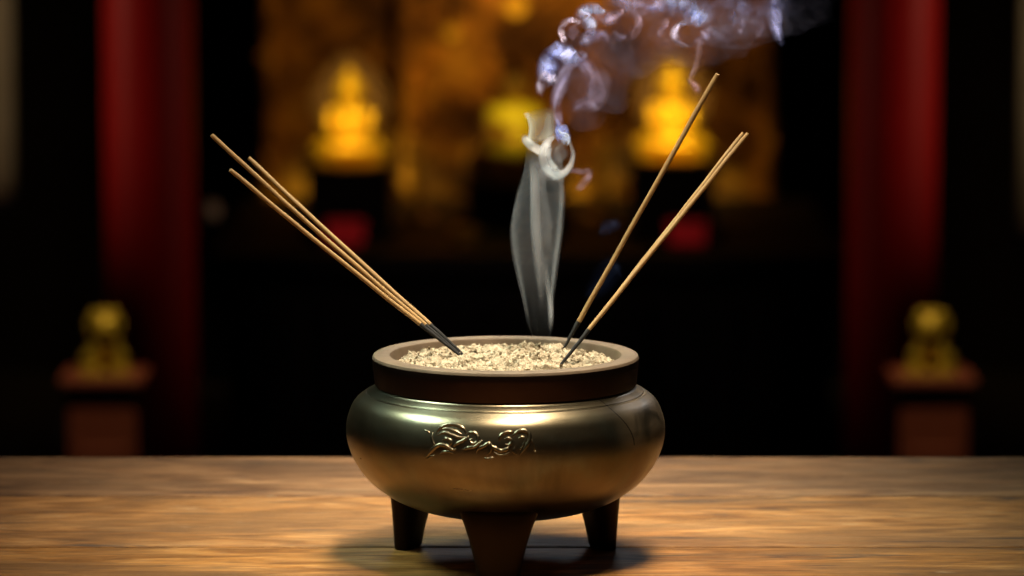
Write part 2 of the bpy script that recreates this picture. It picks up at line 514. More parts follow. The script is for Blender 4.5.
# ------------------------------------------------------------------ ash
AZ = rim_z - 0.0047
def ash_h(x, y):
    r = math.hypot(x, y) / RI
    v = Vector((x * 60, y * 60, 3.1))
    h = 0.0022 * noise.noise(v) + 0.0024 * noise.noise(v * 2.6) + 0.0022 * abs(noise.noise(v * 6.0)) + 0.0009 * noise.noise(v * 15)
    h += 0.0038 * (1 - r ** 2) * 0.9
    return AZ + h - 0.002 * max(0, r - 0.88) / 0.12
bm = bmesh.new()
nr, na = 90, 300
c0 = bm.verts.new((0, 0, ash_h(0, 0))); rings = []
for i in range(1, nr + 1):
    r = (RI - 0.0003) * (i / nr) ** 0.8
    rings.append([bm.verts.new((r * math.cos(2 * PI * k / na), r * math.sin(2 * PI * k / na), ash_h(r * math.cos(2 * PI * k / na), r * math.sin(2 * PI * k / na)))) for k in range(na)])
for k in range(na): bm.faces.new((c0, rings[0][k], rings[0][(k + 1) % na]))
for A, B in zip(rings, rings[1:]):
    for k in range(na): bm.faces.new((A[k], B[k], B[(k + 1) % na], A[(k + 1) % na]))
# solid underside
low = [bm.verts.new((v.co.x, v.co.y, AZ - 0.012)) for v in rings[-1]]
for k in range(na): bm.faces.new((rings[-1][k], low[k], low[(k + 1) % na], rings[-1][(k + 1) % na]))
bm.faces.new(list(reversed(low)))
# crumbs and fallen ash curls
for i in range(900):
    a = random.uniform(0, 2 * PI); r = (RI - 0.003) * math.sqrt(random.random())
    x, y = r * math.cos(a), r * math.sin(a); s = random.choice((0.00025, 0.00035, 0.0005, 0.0008)) * random.uniform(0.7, 1.4)
    M = Matrix.Translation((x, y, ash_h(x, y) + s * 0.2)) @ Euler((random.uniform(0, 3), random.uniform(0, 3), random.uniform(0, 3))).to_matrix().to_4x4() @ Matrix.Diagonal((s * random.uniform(0.8, 2.6), s * random.uniform(0.6, 1.2), s * random.uniform(0.35, 0.8), 1))
    stamp(bm, template('ico', lambda t: bmesh.ops.create_icosphere(t, subdivisions=1, radius=1)), M, s * 0.22)
ash = from_bm('ash', bm, M_ash, None, False, BC)
prop(ash, 'pale crumbly ash heaped inside the rim of the bronze incense burner', 'ash', None, 'stuff')

# ------------------------------------------------------------------ incense sticks
def stick(name, tip, base, ybase, ytip, rad, burnt, label, group, sag=0.0, thin=0.42):
    """straight stick from the ash (base pixel) to its free end (tip pixel); the charred lower end is a part"""
    b = at(base[0], base[1], ybase); t = at(tip[0], tip[1], ytip)
    d = (t - b).normalized(); L = (t - b).length
    root = empty(name, b); prop(root, label, 'incense stick', group)
    q = d.to_track_quat('Z', 'Y'); root.rotation_mode = 'QUATERNION'; root.rotation_quaternion = q
    bm = bmesh.new(); pts = []; rr = []
    n = 26
    sv = q.inverted() @ Vector((0, 0, -1)) * sag
    for i in range(n + 1):
        s = burnt + (L - burnt) * i / n
        w = 4 * (s / L) * (1 - s / L)
        pts.append(Vector((0, 0, s)) + sv * w + Vector((noise.noise(Vector((s * 60, L * 9, 0))), noise.noise(Vector((s * 60, 4, L * 9))), 0)) * 0.00022)
        rr.append(rad * (1 + 0.05 * noise.noise(Vector((s * 200, 1, L)))))
    rr[-1] *= 0.85
    tube(bm, pts, rr, 14)
    bmesh.ops.recalc_face_normals(bm, faces=bm.faces)
    auto_smooth(from_bm('shaft', bm, M_stick, root), 50)
    bm = bmesh.new()
    pp = []; r2 = []
    for i in range(13):
        s = -0.006 + (burnt + 0.006) * i / 12
        w = 4 * max(0, s / L) * (1 - s / L)
        pp.append(Vector((0, 0, s)) + sv * w + Vector((noise.noise(Vector((s * 300, L, 7))), noise.noise(Vector((s * 300, 3, L))), 0)) * 0.00025)
        r2.append(rad * (thin + (1.0 - thin) * (i / 12) ** 0.8) * (1 + 0.12 * noise.noise(Vector((s * 500, 2, L)))))
    pp[-1] = pts[0] + Vector((0, 0, 0.0003)); r2[-1] = rad * 1.01
    tube(bm, pp, r2, 12)
    bmesh.ops.recalc_face_normals(bm, faces=bm.faces)
    o = auto_smooth(from_bm('charred_end', bm, M_burnt, root), 50); o['label'] = 'charred black end'
    return root
R_ = 0.00115
stick('incense_stick', (211.5, 135), (456, 351), 0.006, -0.010, R_, 0.021, 'incense stick on the left whose free end reaches highest and farthest out', 'incense sticks in the ash', 0.0015)
stick('incense_stick', (248.5, 158), (459, 350.5), 0.011, 0.022, R_, 0.020, 'shortest incense stick on the left of the burner, lying innermost along the upper side', 'incense sticks in the ash', 0.0008)
stick('incense_stick', (230, 170), (453, 350), 0.002, -0.024, R_, 0.022, 'lowest of the incense sticks leaning left, under the other two', 'incense sticks in the ash', 0.0008)
stick('incense_stick', (717.5, 74), (568, 341), 0.040, 0.020, 0.00125, 0.012, 'single upright incense stick leaning right alone, its end highest beside the glowing statue', 'incense sticks in the ash')
stick('incense_stick', (743.5, 133), (558, 369), -0.018, -0.005, 0.00105, 0.024, 'upper of the two incense sticks lying together on the right', 'incense sticks in the ash', 0.0, 0.45)
stick('incense_stick', (748, 133.5), (556.5, 370), -0.022, -0.020, 0.0011, 0.026, 'lower of the two incense sticks lying together on the right', 'incense sticks in the ash', 0.0, 0.45)

M_halo = mat_simple('dark_gilt_halo', (0.12, 0.045, 0.008), (0.06, 0.022, 0.005), 0.5, 0.3, 12)
# ------------------------------------------------------------------ temple behind
def W(px, y):  # metres per pixel at plane Y=y
    return px * (at(513, 200, y) - at(512, 200, y)).length

# red pillars
def pillar(px, wpx, label):
    y = 4.4
    x = at(px, 288, y).x; r = W(wpx, y) / 2
    root = empty('red_pillar', (x, y, 0)); prop(root, label, 'pillar', 'red pillars')
    bm = bmesh.new(); lathe(bm, [(0, 0.16), (r, 0.16), (r, 3.1), (0, 3.1)], 64)
    auto_smooth(from_bm('shaft', bm, M_red, root))
    bm = bmesh.new(); lathe(bm, [(0, 0), (r * 1.5, 0), (r * 1.5, 0.04), (r * 1.6, 0.08), (r * 1.45, 0.13), (r * 1.1, 0.16), (0, 0.16)], 64)
    auto_smooth(from_bm('base', bm, M_floor, root))
    bm = bmesh.new(); lathe(bm, [(0, 3.1), (r * 1.15, 3.1), (r * 1.25, 3.15), (r * 1.25, 3.2), (0, 3.2)], 64)
    auto_smooth(from_bm('capital', bm, M_darkwood, root))
pillar(151, 90, 'round red lacquered pillar behind the left lion pedestal')
pillar(891, 90, 'round red lacquered pillar behind the right lion pedestal')

# pedestals with golden lions
def pedestal(px, label, label2, face):
    y = 3.75
    top = at(px, 372, y)
    x = top.x; H = top.z; w = W(74, y); cw = W(84, y)
    root = empty('stone_pedestal', (x, y, 0)); prop(root, label, 'pedestal', 'lion pedestals')
    ch = W(20, y)
    bm = bmesh.new(); box(bm, (0, 0, (0.04 + H - ch) / 2), (w * 0.93, w * 0.93, H - ch - 0.04), 0, 0.003)
    for s in (-1, 1):
        box(bm, (0, s * w * 0.465, (H - ch) / 2), (w * 0.62, 0.006, (H - ch) * 0.6), 0, 0.002)
    from_bm('shaft', bm, M_redwood, root, False)
    bm = bmesh.new(); box(bm, (0, 0, H - ch / 4), (cw, cw, ch / 2), 0, 0.004); box(bm, (0, 0, H - ch * 0.75), (w * 1.02, w * 1.02, ch / 2), 0, 0.004)
    from_bm('cap', bm, M_redwood, root, False)
    bm = bmesh.new(); box(bm, (0, 0, 0.02), (cw * 1.05, cw * 1.05, 0.04), 0, 0.004)
    from_bm('plinth', bm, M_redwood, root, False)
    # guardian lion, seated
    u = W(1.0, y)
    l = empty('lion_statue', (x, y, H), face); prop(l, label2, 'statue', 'golden guardian lions'); l.scale = (1.0, 1.0, 0.95)
    bm = bmesh.new()
    def b(c, r, rot=None): ball(bm, Vector(c) * u, tuple(k * u for k in r), rot)
    b((0, 8, 17), (17, 17, 17)); b((0, -2, 26), (15, 13, 18)); b((0, -6, 36), (13, 11, 12))
    b((0, -9, 52), (14, 14, 14)); b((0, -20, 47), (9, 8, 7)); b((0, -22, 43), (7, 6, 4))
    b((0, -27, 50), (3.5, 3, 2.5)); b((6, -20, 56), (3.4, 3, 3)); b((-6, -20, 56), (3.4, 3, 3))
    b((11, -6, 63), (4, 3, 5)); b((-11, -6, 63), (4, 3, 5))
    for k in range(14):
        a = 2 * PI * k / 14
        b((15 * math.cos(a), -2 + 2 * math.sin(a * 3), 50 + 14 * math.sin(a)), (4.6, 5, 4.6))
    for k in range(9):
        a = PI * k / 8
        b((13 * math.cos(a), 4, 40 + 22 * math.sin(a)), (5, 5, 5))
    for s in (-1, 1):
        tube(bm, [Vector((s * 10, -8, 32)) * u, Vector((s * 12, -13, 18)) * u, Vector((s * 12, -14, 5)) * u], [6.5 * u, 5 * u, 4.6 * u])
        b((s * 12, -18, 4), (6, 8, 4)); b((s * 16, 6, 12), (8, 14, 12)); b((s * 18, -6, 4), (6, 9, 4))
    tube(bm, [Vector(p) * u for p in ((0, 22, 10), (0, 30, 20), (2, 30, 34), (-2, 24, 44), (0, 18, 48))], [5 * u, 6 * u, 7 * u, 5 * u, 2 * u])
    remeshed('body', bm, 1.1 * u, M_goldy, l, 2)
    bm = bmesh.new(); box(bm, (0, 2 * u, 1.2 * u), (50 * u, 54 * u, 3.4 * u), 0, 0.002)
    from_bm('base_slab', bm, M_goldy, l, False)
pedestal(105, 'reddish brown square pedestal in front of the left red pillar', 'small golden guardian lion seated on the left pedestal', math.radians(12))
pedestal(931, 'reddish brown square pedestal in front of the right red pillar', 'small golden guardian lion seated on the right pedestal', math.radians(-12))

# altar
YA = 5.05
az = at(512, 252, YA).z
xl, xr = at(226, 250, YA).x, at(832, 250, YA).x
root = empty('altar_table', ((xl + xr) / 2, YA + 0.45, 0)); prop(root, 'long black lacquered altar table under the golden statues', 'altar')
wx = xr - xl
bm = bmesh.new(); box(bm, (0, 0, az - 0.02), (wx + 0.06, 0.98, 0.04), 0, 0.005); from_bm('tabletop', bm, M_darkwood, root, False)
bm = bmesh.new(); box(bm, (0, 0, (az - 0.04) / 2), (wx, 0.9, az - 0.04), 0, 0.004)
for k in range(7):
    box(bm, (-wx / 2 + wx * (k + 0.5) / 7, -0.452, az * 0.5), (wx / 8.4, 0.012, az * 0.55), 0, 0.004)
from_bm('carcass', bm, M_darkwood, root, False)

# gilded carved screen behind
YS = 6.15
sxl, sxr = at(264, 100, YS).x, at(773, 100, YS).x
sw = sxr - sxl; scx = (sxl + sxr) / 2
root = empty('gilded_screen', (scx, YS, 0)); prop(root, 'tall carved gilded wooden screen glowing dimly behind the golden statues', 'screen')
zt = 1.75
bm = bmesh.new(); box(bm, (0, 0.05, zt / 2), (sw, 0.04, zt), 0, 0.003); from_bm('panel', bm, M_goldold, root, False)
rng = random.Random(3)
bm = bmesh.new()
z0 = az + 0.05
for i in range(420):
    x = rng.uniform(-sw / 2 + 0.03, sw / 2 - 0.03); z = rng.uniform(z0, zt - 0.03); s = rng.uniform(0.012, 0.03)
    k = rng.random()
    if k < 0.55:
        R = s * 0.9; turns = 1.4; n = 22; a0 = rng.uniform(0, 6.28); sg = rng.choice((-1, 1))
        pts = [Vector((x + R * (1 - 0.75 * t / n) * math.cos(a0 + sg * turns * 2 * PI * t / n), 0.028, z + R * (1 - 0.75 * t / n) * math.sin(a0 + sg * turns * 2 * PI * t / n))) for t in range(n + 1)]
        tube(bm, pts, [s * 0.22 * (1 - 0.4 * t / n) for t in range(n + 1)], 6)
    else:
        for q in range(5):
            a = q * 2 * PI / 5 + x * 50
            ball(bm, (x + s * 0.6 * math.cos(a), 0.03, z + s * 0.6 * math.sin(a)), (s * 0.45, 0.012, s * 0.35), (0, -a, 0), 8, 6)
        ball(bm, (x, 0.026, z), (s * 0.3, 0.014, s * 0.3), None, 8, 6)
from_bm('scroll_carving', bm, M_goldold, root)
for px in (268, 405, 600, 768):
    x = at(px, 100, YS).x - scx
    bm = bmesh.new(); lathe(bm, [(0, 0), (0.03, 0), (0.03, 0.05), (0.018, 0.08), (0.018, zt - 0.1), (0.03, zt - 0.06), (0.03, zt), (0, zt)], 20, (x, 0.0, 0))
    for k in range(40):
        z = 0.3 + k * 0.035; a = k * 0.9
        ball(bm, (x + 0.018 * math.cos(a), 0.018 * math.sin(a), z), 0.010, None, 8, 6)
    auto_smooth(from_bm('colonnette', bm, M_goldold, root))
bm = bmesh.new(); box(bm, (0, 0.0, zt + 0.03), (sw + 0.08, 0.16, 0.06), 0, 0.01); from_bm('cornice', bm, M_goldold, root, False)

# statues
def lotus(bm, R, z0, h, n=14):
    lathe(bm, [(0, z0), (R * 0.95, z0), (R, z0 + h * 0.12), (R * 0.82, z0 + h * 0.35), (R * 0.72, z0 + h * 0.5), (R * 0.86, z0 + h * 0.75), (R * 0.92, z0 + h), (0, z0 + h)], 40)
    for k in range(n):
        a = 2 * PI * k / n
        for sg, zz in ((1, z0 + h * 0.74), (-1, z0 + h * 0.3)):
            ball(bm, (R * 0.86 * math.cos(a), R * 0.86 * math.sin(a), zz), (R * 0.09, R * 0.16, h * 0.26), (sg * 0.45, 0, a - PI / 2), 10, 8)
def buddha(px, pb, y, s, mat, label, halo=True, robe=None, hs=1.0):
    """seated statue; s = metres per design unit (one pixel of the reference statue), feet of lotus at row pb"""
    p = at(px, pb, y)
    root = empty('golden_buddha_statue', p); prop(root, label, 'statue', 'golden seated statues')
    bm = bmesh.new(); lotus(bm, 36 * s, 0, 14 * s)
    auto_smooth(from_bm('lotus_base', bm, mat, root), 40)
    bm = bmesh.new()
    def b(c, r, rot=None): ball(bm, Vector(c) * s, tuple(k * s for k in r), rot, 20, 14)
    b((0, 2, 22), (25, 17, 9)); b((0, 4, 32), (14, 12, 13)); b((0, 3, 46), (16, 12, 12)); b((0, 3, 54), (19, 10, 7))
    for sg in (-1, 1):
        tube(bm, [Vector(q) * s for q in ((sg * 8, 4, 20), (sg * 27, -4, 19), (sg * 31, -11, 18), (sg * 18, -17, 17), (-sg * 4, -18, 17.5))], [9 * s, 9 * s, 8 * s, 6.5 * s, 5 * s], 16)
        tube(bm, [Vector(q) * s for q in ((sg * 17, 3, 55), (sg * 20, 1, 47), (sg * 18, -4, 37), (sg * 12, -10, 31), (sg * 4, -13, 28))], [7 * s, 6 * s, 4.6 * s, 4 * s, 3.6 * s], 14)
        b((sg * 4, -15, 28), (6, 4, 2.6))
        b((sg * 10.5 * hs, 1, 72), (1.8, 2.6, 6))
        b((sg * 4.2 * hs, -9.2 * hs, 75), (2.6, 1.2, 0.9))
    tube(bm, [Vector((0, 3, 56)) * s, Vector((0, 1, 66)) * s], [7 * s, 6 * s], 14)
    b((0, 0, 74), (10.5 * hs, 11 * hs, 13)); b((0, 1, 79), (11 * hs, 11.4 * hs, 10)); b((0, 2, 90), (6.5, 6.5, 6)); b((0, 2, 95), (3, 3, 3))
    b((0, -11 * hs, 71.5), (1.7, 2.4, 3)); b((0, -9.6 * hs, 66.5), (3.2, 1.5, 1))
    remeshed('body', bm, 1.1 * s, mat, root, 1)
    if robe:
        bm = bmesh.new()
        pts = [Vector(q) * s for q in ((-19, -4, 56), (-8, -9.5, 49), (4, -11, 40), (15, -9, 31))]
        tube(bm, catmull(pts, 6), 4.2 * s, 10, True)
        ball(bm, (0, -3 * s, 52 * s), (22 * s, 13 * s, 10 * s)); from_bm('robe', bm, robe, root)
        bm = bmesh.new(); ball(bm, (0, -8 * s, 24 * s), (27 * s, 14 * s, 9 * s)); from_bm('lap_cloth', bm, robe, root)
    if halo:
        bm = bmesh.new()
        R = 40 * s; n = 64; ring = [[], [], [], []]
        prof = [(1.0, 0), (1.0, 3), (0.8, 4.2), (0.8, 0)]
        cz = 62 * s
        def mand(a, f):
            r = R * f; k = 1 + 0.22 * max(0, math.sin(a)) ** 8
            return Vector((r * math.cos(a), 0, cz + r * math.sin(a) * k))
        rings = []
        for (f, d) in ((0.0, 0), (0.0, 2.2), (0.78, 2.2), (0.8, 4.5), (0.98, 4.5), (1.0, 3), (1.0, 0)):
            if f == 0: rings.append([bm.verts.new((0, (14 - d) * s, cz))])
            else: rings.append([bm.verts.new(mand(2 * PI * k / n, f) + Vector((0, (14 - d) * s, 0))) for k in range(n)])
        def br(A, B):
            for k in range(n):
                k2 = (k + 1) % n
                if len(A) == 1: bm.faces.new((A[0], B[k], B[k2]))
                elif len(B) == 1: bm.faces.new((A[k], A[k2], B[0]))
                else: bm.faces.new((A[k], A[k2], B[k2], B[k]))
        for A, B in zip(rings[1:], rings[2:]): br(A, B)
        br(rings[-1], rings[0])
        for k in range(28):
            a = 2 * PI * (k + 0.5) / 28
            ball(bm, mand(a, 0.9) + Vector((0, 9 * s, 0)), (3 * s, 2.4 * s, 3 * s), None, 8, 6)
        bm.normal_update(); bmesh.ops.recalc_face_normals(bm, faces=bm.faces)
        auto_smooth(from_bm('halo', bm, M_halo, root), 40)
        bm = bmesh.new(); box(bm, (0, 13 * s, 13 * s), (12 * s, 3 * s, 26 * s), 0, 0.5 * s)
        from_bm('halo_stand', bm, M_goldold, root, False)
    return root
def plinth(px, ptop, y, wpx, label, kind='statue_plinth'):
    t = at(px, ptop, y); w = W(wpx, y); h = t.z - az
    root = empty(kind, (t.x, y, az)); prop(root, label, 'plinth', 'statue plinths on the altar')
    bm = bmesh.new(); box(bm, (0, 0, h / 2), (w * 0.86, 0.15, h), 0, 0.003); from_bm('block', bm, M_darkwood, root, False)
    bm = bmesh.new(); box(bm, (0, 0, h - 0.006), (w, 0.17, 0.012), 0, 0.003); from_bm('top_slab', bm, M_darkwood, root, False)
    bm = bmesh.new(); box(bm, (0, 0, 0.008), (w, 0.17, 0.016), 0, 0.003); from_bm('foot_slab', bm, M_darkwood, root, False)
YB = 5.35
us = W(1, YB)
buddha(350, 165, YB, us, M_gold, 'small shining golden seated Buddha statue with round halo, left end of the altar', hs=1.3)
buddha(672, 160, YB, us, M_gold, 'small shining golden seated Buddha statue behind the incense stick on the right', hs=1.3)
plinth(350, 165, YB, 96, 'black plinth under the left golden Buddha statue')
plinth(672, 160, YB, 96, 'black plinth under the right golden Buddha statue')
YC = 5.55
buddha(515, 182, YC, W(1.3, YC), M_gilt_orange, 'larger dim gilt seated Buddha statue in yellow silk, partly hidden behind the smoke', False, M_yellowsilk)
plinth(515, 182, YC, 112, 'wide black plinth under the central gilt Buddha statue')

# red offering boxes in front of the plinths
def offer(px, py, label, wpx=40):
    y = 5.19
    t = at(px, py, y); w = W(wpx, y); h = t.z - az
    root = empty('red_offering_box', (t.x, y, az)); prop(root, label, 'box', 'red offering boxes')
    bm = bmesh.new(); box(bm, (0, 0, h * 0.42), (w * 0.92, 0.07, h * 0.84), 0, 0.004); from_bm('body', bm, M_redcloth, root, False)
    bm = bmesh.new(); box(bm, (0, 0, h * 0.91), (w, 0.08, h * 0.18), 0, 0.004); from_bm('lid', bm, M_redcloth, root, False)
offer(345, 221, 'small crimson box below the left golden Buddha statue')
offer(687, 222, 'small crimson box below the right golden Buddha statue')

# brass vessels and a pale vase on the altar
def vessel(name, px, ptop, y, wpx, mat, label, cat, prof, group=None):
    t = at(px, ptop, y); w = W(wpx, y) / 2; h = t.z - az
    bm = bmesh.new(); lathe(bm, [(r * w, z * h) for r, z in prof], 40)
    o = auto_smooth(from_bm(name, bm, mat, None, True, (t.x, y, az)), 45); prop(o, label, cat, group); return o
vase = [(0, 0), (0.55, 0), (0.6, 0.06), (0.4, 0.12), (0.5, 0.3), (0.95, 0.62), (1, 0.72), (0.85, 0.85), (0.45, 0.93), (0.6, 1.0), (0.5, 1.0), (0.35, 0.93), (0, 0.9)]
vessel('brass_vase', 466, 226, 5.2, 30, M_brass, 'small dull brass vase at the front of the altar, just left of the smoke', 'vase', vase)
t_ = at(211, 211, 5.22); gr = W(9, 5.22)
lamp = empty('globe_lamp', (t_.x, 5.22, 0)); prop(lamp, 'dim pale globe on a thin dark stand between the left red pillar and the altar', 'lamp')
bm = bmesh.new(); lathe(bm, [(0, 0), (gr * 1.5, 0), (gr * 1.6, 0.01), (gr * 0.4, 0.03), (gr * 0.22, 0.06), (gr * 0.22, t_.z - gr * 1.1), (gr * 0.6, t_.z - gr * 0.85), (0, t_.z - gr * 0.8)], 24); from_bm('stand', bm, M_darkwood, lamp)
bm = bmesh.new(); lathe(bm, [(gr * math.sin(PI * k / 16), t_.z - gr * math.cos(PI * k / 16)) for k in range(17)], 32); from_bm('globe', bm, M_white, lamp)
candle = [(0, 0), (0.9, 0), (1, 0.03), (0.5, 0.08), (0.25, 0.14), (0.25, 0.3), (0.6, 0.36), (0.3, 0.42), (0.25, 0.7), (0.75, 0.78), (0.8, 0.84), (0.3, 0.86), (0.3, 1.0), (0, 1.0)]
vessel('candle_stand', 418, 140, 5.6, 36, M_goldold, 'tall gilt candle stand between the left and central Buddha statues', 'candle stand', candle, 'gilt candle stands')
vessel('candle_stand', 600, 140, 5.6, 36, M_goldold, 'tall gilt candle stand between the central and right Buddha statues', 'candle stand', candle, 'gilt candle stands')

# two lit amber lanterns hanging high in front of the screen
def lantern(px, py, d, y, label, g):
    p = at(px, py, y); r = W(d, y) / 2
    root = empty('hanging_lantern', p); prop(root, label, 'lantern', 'lit hanging lanterns')
    bm = bmesh.new(); lathe(bm, [(0, -r), (r * 0.45, -r * 0.9), (r * 0.85, -r * 0.5), (r, 0), (r * 0.85, r * 0.5), (r * 0.45, r * 0.9), (0, r)], 32)
    from_bm('glass_shade', bm, g, root)
    bm = bmesh.new(); lathe(bm, [(0, r * 0.9), (r * 0.5, r * 0.88), (r * 0.5, r * 1.15), (0, r * 1.25)], 24); from_bm('cap', bm, M_brass, root)
    bm = bmesh.new(); tube(bm, [(0, 0, r * 1.2), (0, 0, 3.2 - p.z)], 0.003, 8); from_bm('chain', bm, M_brass, root)
lantern(516, 6, 22, 5.3, 'glowing amber lantern hanging highest above the central statue', mat_glow('amber_glass', (1.0, 0.36, 0.01), 0.75))
lantern(452, 33, 16, 5.6, 'smaller dimmer amber lantern hanging left of the central statue', mat_glow('dim_amber_glass', (1.0, 0.36, 0.01), 0.38))

# pale banners at the two edges of the view
def banner(px, y, wpx, z0, z1, label):
    x = at(px, 200, y).x; w = W(wpx, y)
    root = empty('hanging_banner', (x, y, z0)); prop(root, label, 'banner', 'pale hanging banners')
    bm = bmesh.new(); n = 24; m_ = 40; g = []
    for i in range(m_ + 1):
        g.append([bm.verts.new((w * (k / n - 0.5), 0.012 * math.sin(k * 0.9) , (z1 - z0) * i / m_)) for k in range(n + 1)])
    for i in range(m_):
        for k in range(n): bm.faces.new((g[i][k], g[i][k + 1], g[i + 1][k + 1], g[i + 1][k]))
    r = bmesh.ops.solidify(bm, geom=list(bm.faces), thickness=0.004)
    from_bm('cloth', bm, M_banner, root)
    bm = bmesh.new(); tube(bm, [(-w * 0.55, 0, z1 - z0), (w * 0.55, 0, z1 - z0)], 0.012, 12); from_bm('rod', bm, M_darkwood, root)
    bm = bmesh.new(); tube(bm, [(-w * 0.52, 0, 0), (w * 0.52, 0, 0)], 0.010, 12); from_bm('hem_rod', bm, M_darkwood, root)
    bm = bmesh.new(); tube(bm, [(0, 0, z1 - z0), (0, 0, 3.2 - z0)], 0.004, 8); from_bm('hanging_cord', bm, M_darkwood, root)
banner(-44, 5.0, 120, at(0, 205, 5.0).z, 2.6, 'pale beige banner hanging at the far left edge beside the red pillar')
banner(1078, 5.0, 122, at(0, 245, 5.0).z, 2.6, 'pale beige banner hanging at the far right edge beyond the red pillar')

# ------------------------------------------------------------------ smoke
class Smoke:
    def __init__(s): s.v = []; s.f = []; s.tau = []; s.mode = []; s.col = []
    def add(s, grid, tau, mode, col, closed=False):
        """grid[i][k] world points, tau[i][k] optical depth; sheet (mode 0) or body (mode 1)"""
        b = len(s.v); n = len(grid); m = len(grid[0])
        for i in range(n):
            for k in range(m):
                s.v.append(tuple(grid[i][k])); s.tau.append(tau[i][k]); s.mode.append(mode); s.col.append(col if not callable(col) else col(i / (n - 1), k / max(1, m - 1)))
        for i in range(n - 1):
            for k in range(m if closed else m - 1):
                k2 = (k + 1) % m
                s.f.append((b + i * m + k, b + i * m + k2, b + (i + 1) * m + k2, b + (i + 1) * m + k))
SM = Smoke()
WHITE = (0.86, 0.89, 0.93); BLUE = (0.40, 0.48, 1.0); LAV = (0.58, 0.54, 0.92); PINK = (0.68, 0.54, 0.80); CREAM = (0.96, 0.94, 0.84)
def lerp(tab, y):
    tab = sorted(tab)
    if y <= tab[0][0]: return tab[0][1]
    for (a, va), (b, vb) in zip(tab, tab[1:]):
        if y <= b:
            t = (y - a) / (b - a); t = t * t * (3 - 2 * t) * 0.35 + t * 0.65
            return va + (vb - va) * t
    return tab[-1][1]
YP = 0.032
# rising laminar plume: a thin flattened hollow curtain of smoke
Ltab = [(345, 533), (334, 531), (322, 528), (308, 526), (293, 523), (275, 518.5), (258, 515), (243, 512.5), (229, 511.5), (212, 513), (196, 517), (180, 521.5), (165, 524.5), (150, 526), (138, 527)]
Rtab = [(345, 550), (334, 551), (322, 552), (308, 552.5), (293, 553), (275, 554.5), (258, 557), (243, 559.5), (229, 561), (212, 562.5), (196, 563.5), (180, 564), (165, 563), (150, 560), (138, 556)]
n = 90; m = 72; grid = []; tau = []
for i in range(n + 1):
    y = 346 - (346 - 146) * i / n
    xl, xr = lerp(Ltab, y), lerp(Rtab, y); row = []; tr = []
    for k in range(m):
        a = 2 * PI * k / m
        cx = (xl + xr) / 2; hw = (xr - xl) / 2
        x = cx - hw * math.cos(a)
        d = hw * sc_px * (0.42 * math.sin(a) + 0.10 * math.sin(3 * a + y * 0.02))
        row.append(at(x, y, YP + d))
        t = (1 - math.cos(a)) / 2          # 0 at the left edge
        fade = min(1, (346 - y) / 85) ** 1.4 * min(1, max(0, (y - 146)) / 22)
        v = 0.085 * (0.62 + 0.38 * t) * fade
        v *= 0.80 + 0.45 * noise.noise(Vector((t * 5 + (0 if a < PI else 9), y * 0.012, 1)))
        v *= 0.25 + 0.75 * min(1, abs(math.sin(a)) / 0.35)
        tr.append(max(0, v))
    grid.append(row); tau.append(tr)
SM.add(grid, tau, 0, WHITE, True)

def ribbon(path, hw, tau0, col, y0=YP, peak=0.0, bow=0.3, depth=None, n=7, m=12, fl=0.25, pw=2.0, wob=0):
    """curved feathered wisp through pixel points; peak shifts the dense line to one side, bow curls it in depth"""
    P = catmull([(p[0], p[1], 0) for p in path], n)
    L = len(P); grid = []; tau = []
    for i, p in enumerate(P):
        t = (P[min(i + 1, L - 1)] - P[max(i - 1, 0)]).normalized(); q = Vector((-t.y, t.x, 0))
        s = i / (L - 1)
        w = hw if not callable(hw) else hw(s)
        if isinstance(hw, (list, tuple)): w = np.interp(s, np.linspace(0, 1, len(hw)), hw)
        f = min(1, s / fl, (1 - s) / fl); f = f * f * (3 - 2 * f)
        ti = tau0 if not isinstance(tau0, (list, tuple)) else np.interp(s, np.linspace(0, 1, len(tau0)), tau0)
        dd = (depth(s) if depth else 0) + 0.004 * noise.noise(Vector((s * 2.3, path[0][0] * .13, path[0][1] * .1)))
        row = []; tr = []
        for k in range(m + 1):
            c = 2 * k / m - 1
            wl = 1.4 * w * (1 + 0.3 * noise.noise(Vector((s * 4, c, path[0][0] * .31))))
            x = p.x + q.x * c * wl; y = p.y + q.y * c * wl
            row.append(at(x, y, y0 + dd + (c * c) * w * sc_px * bow))
            c2 = (c - peak) / (1 - peak) if c > peak else (c - peak) / (1 + peak)
            tr.append(float(ti) * f * (1 - c2 * c2) ** pw)
        grid.append(row); tau.append(tr)
    SM.add(grid, tau, 0, col)
def puff(cx, cy, rx, ry, t0, col, y0=YP, rot=0.0, dy=None):
    grid = []; tau = []; n = 18; m = 24
    dy = dy or (rx + ry) / 2
    for i in range(n + 1):
        th = PI * i / n; row = []; tr = []
        for k in range(m):
            a = 2 * PI * k / m
            u, v, w = math.sin(th) * math.cos(a), math.cos(th), math.sin(th) * math.sin(a)
            k_ = 1 + 0.28 * noise.noise(Vector((u * 1.7 + cx, v * 1.7 + cy, w * 1.7)))
            x, yy = u * rx * k_, v * ry * k_
            xx = x * math.cos(rot) - yy * math.sin(rot); yy = x * math.sin(rot) + yy * math.cos(rot)
            row.append(at(cx + xx, cy + yy, y0 + w * dy * sc_px * k_)); tr.append(t0)
        grid.append(row); tau.append(tr)
    SM.add(grid, tau, 1, col, True)
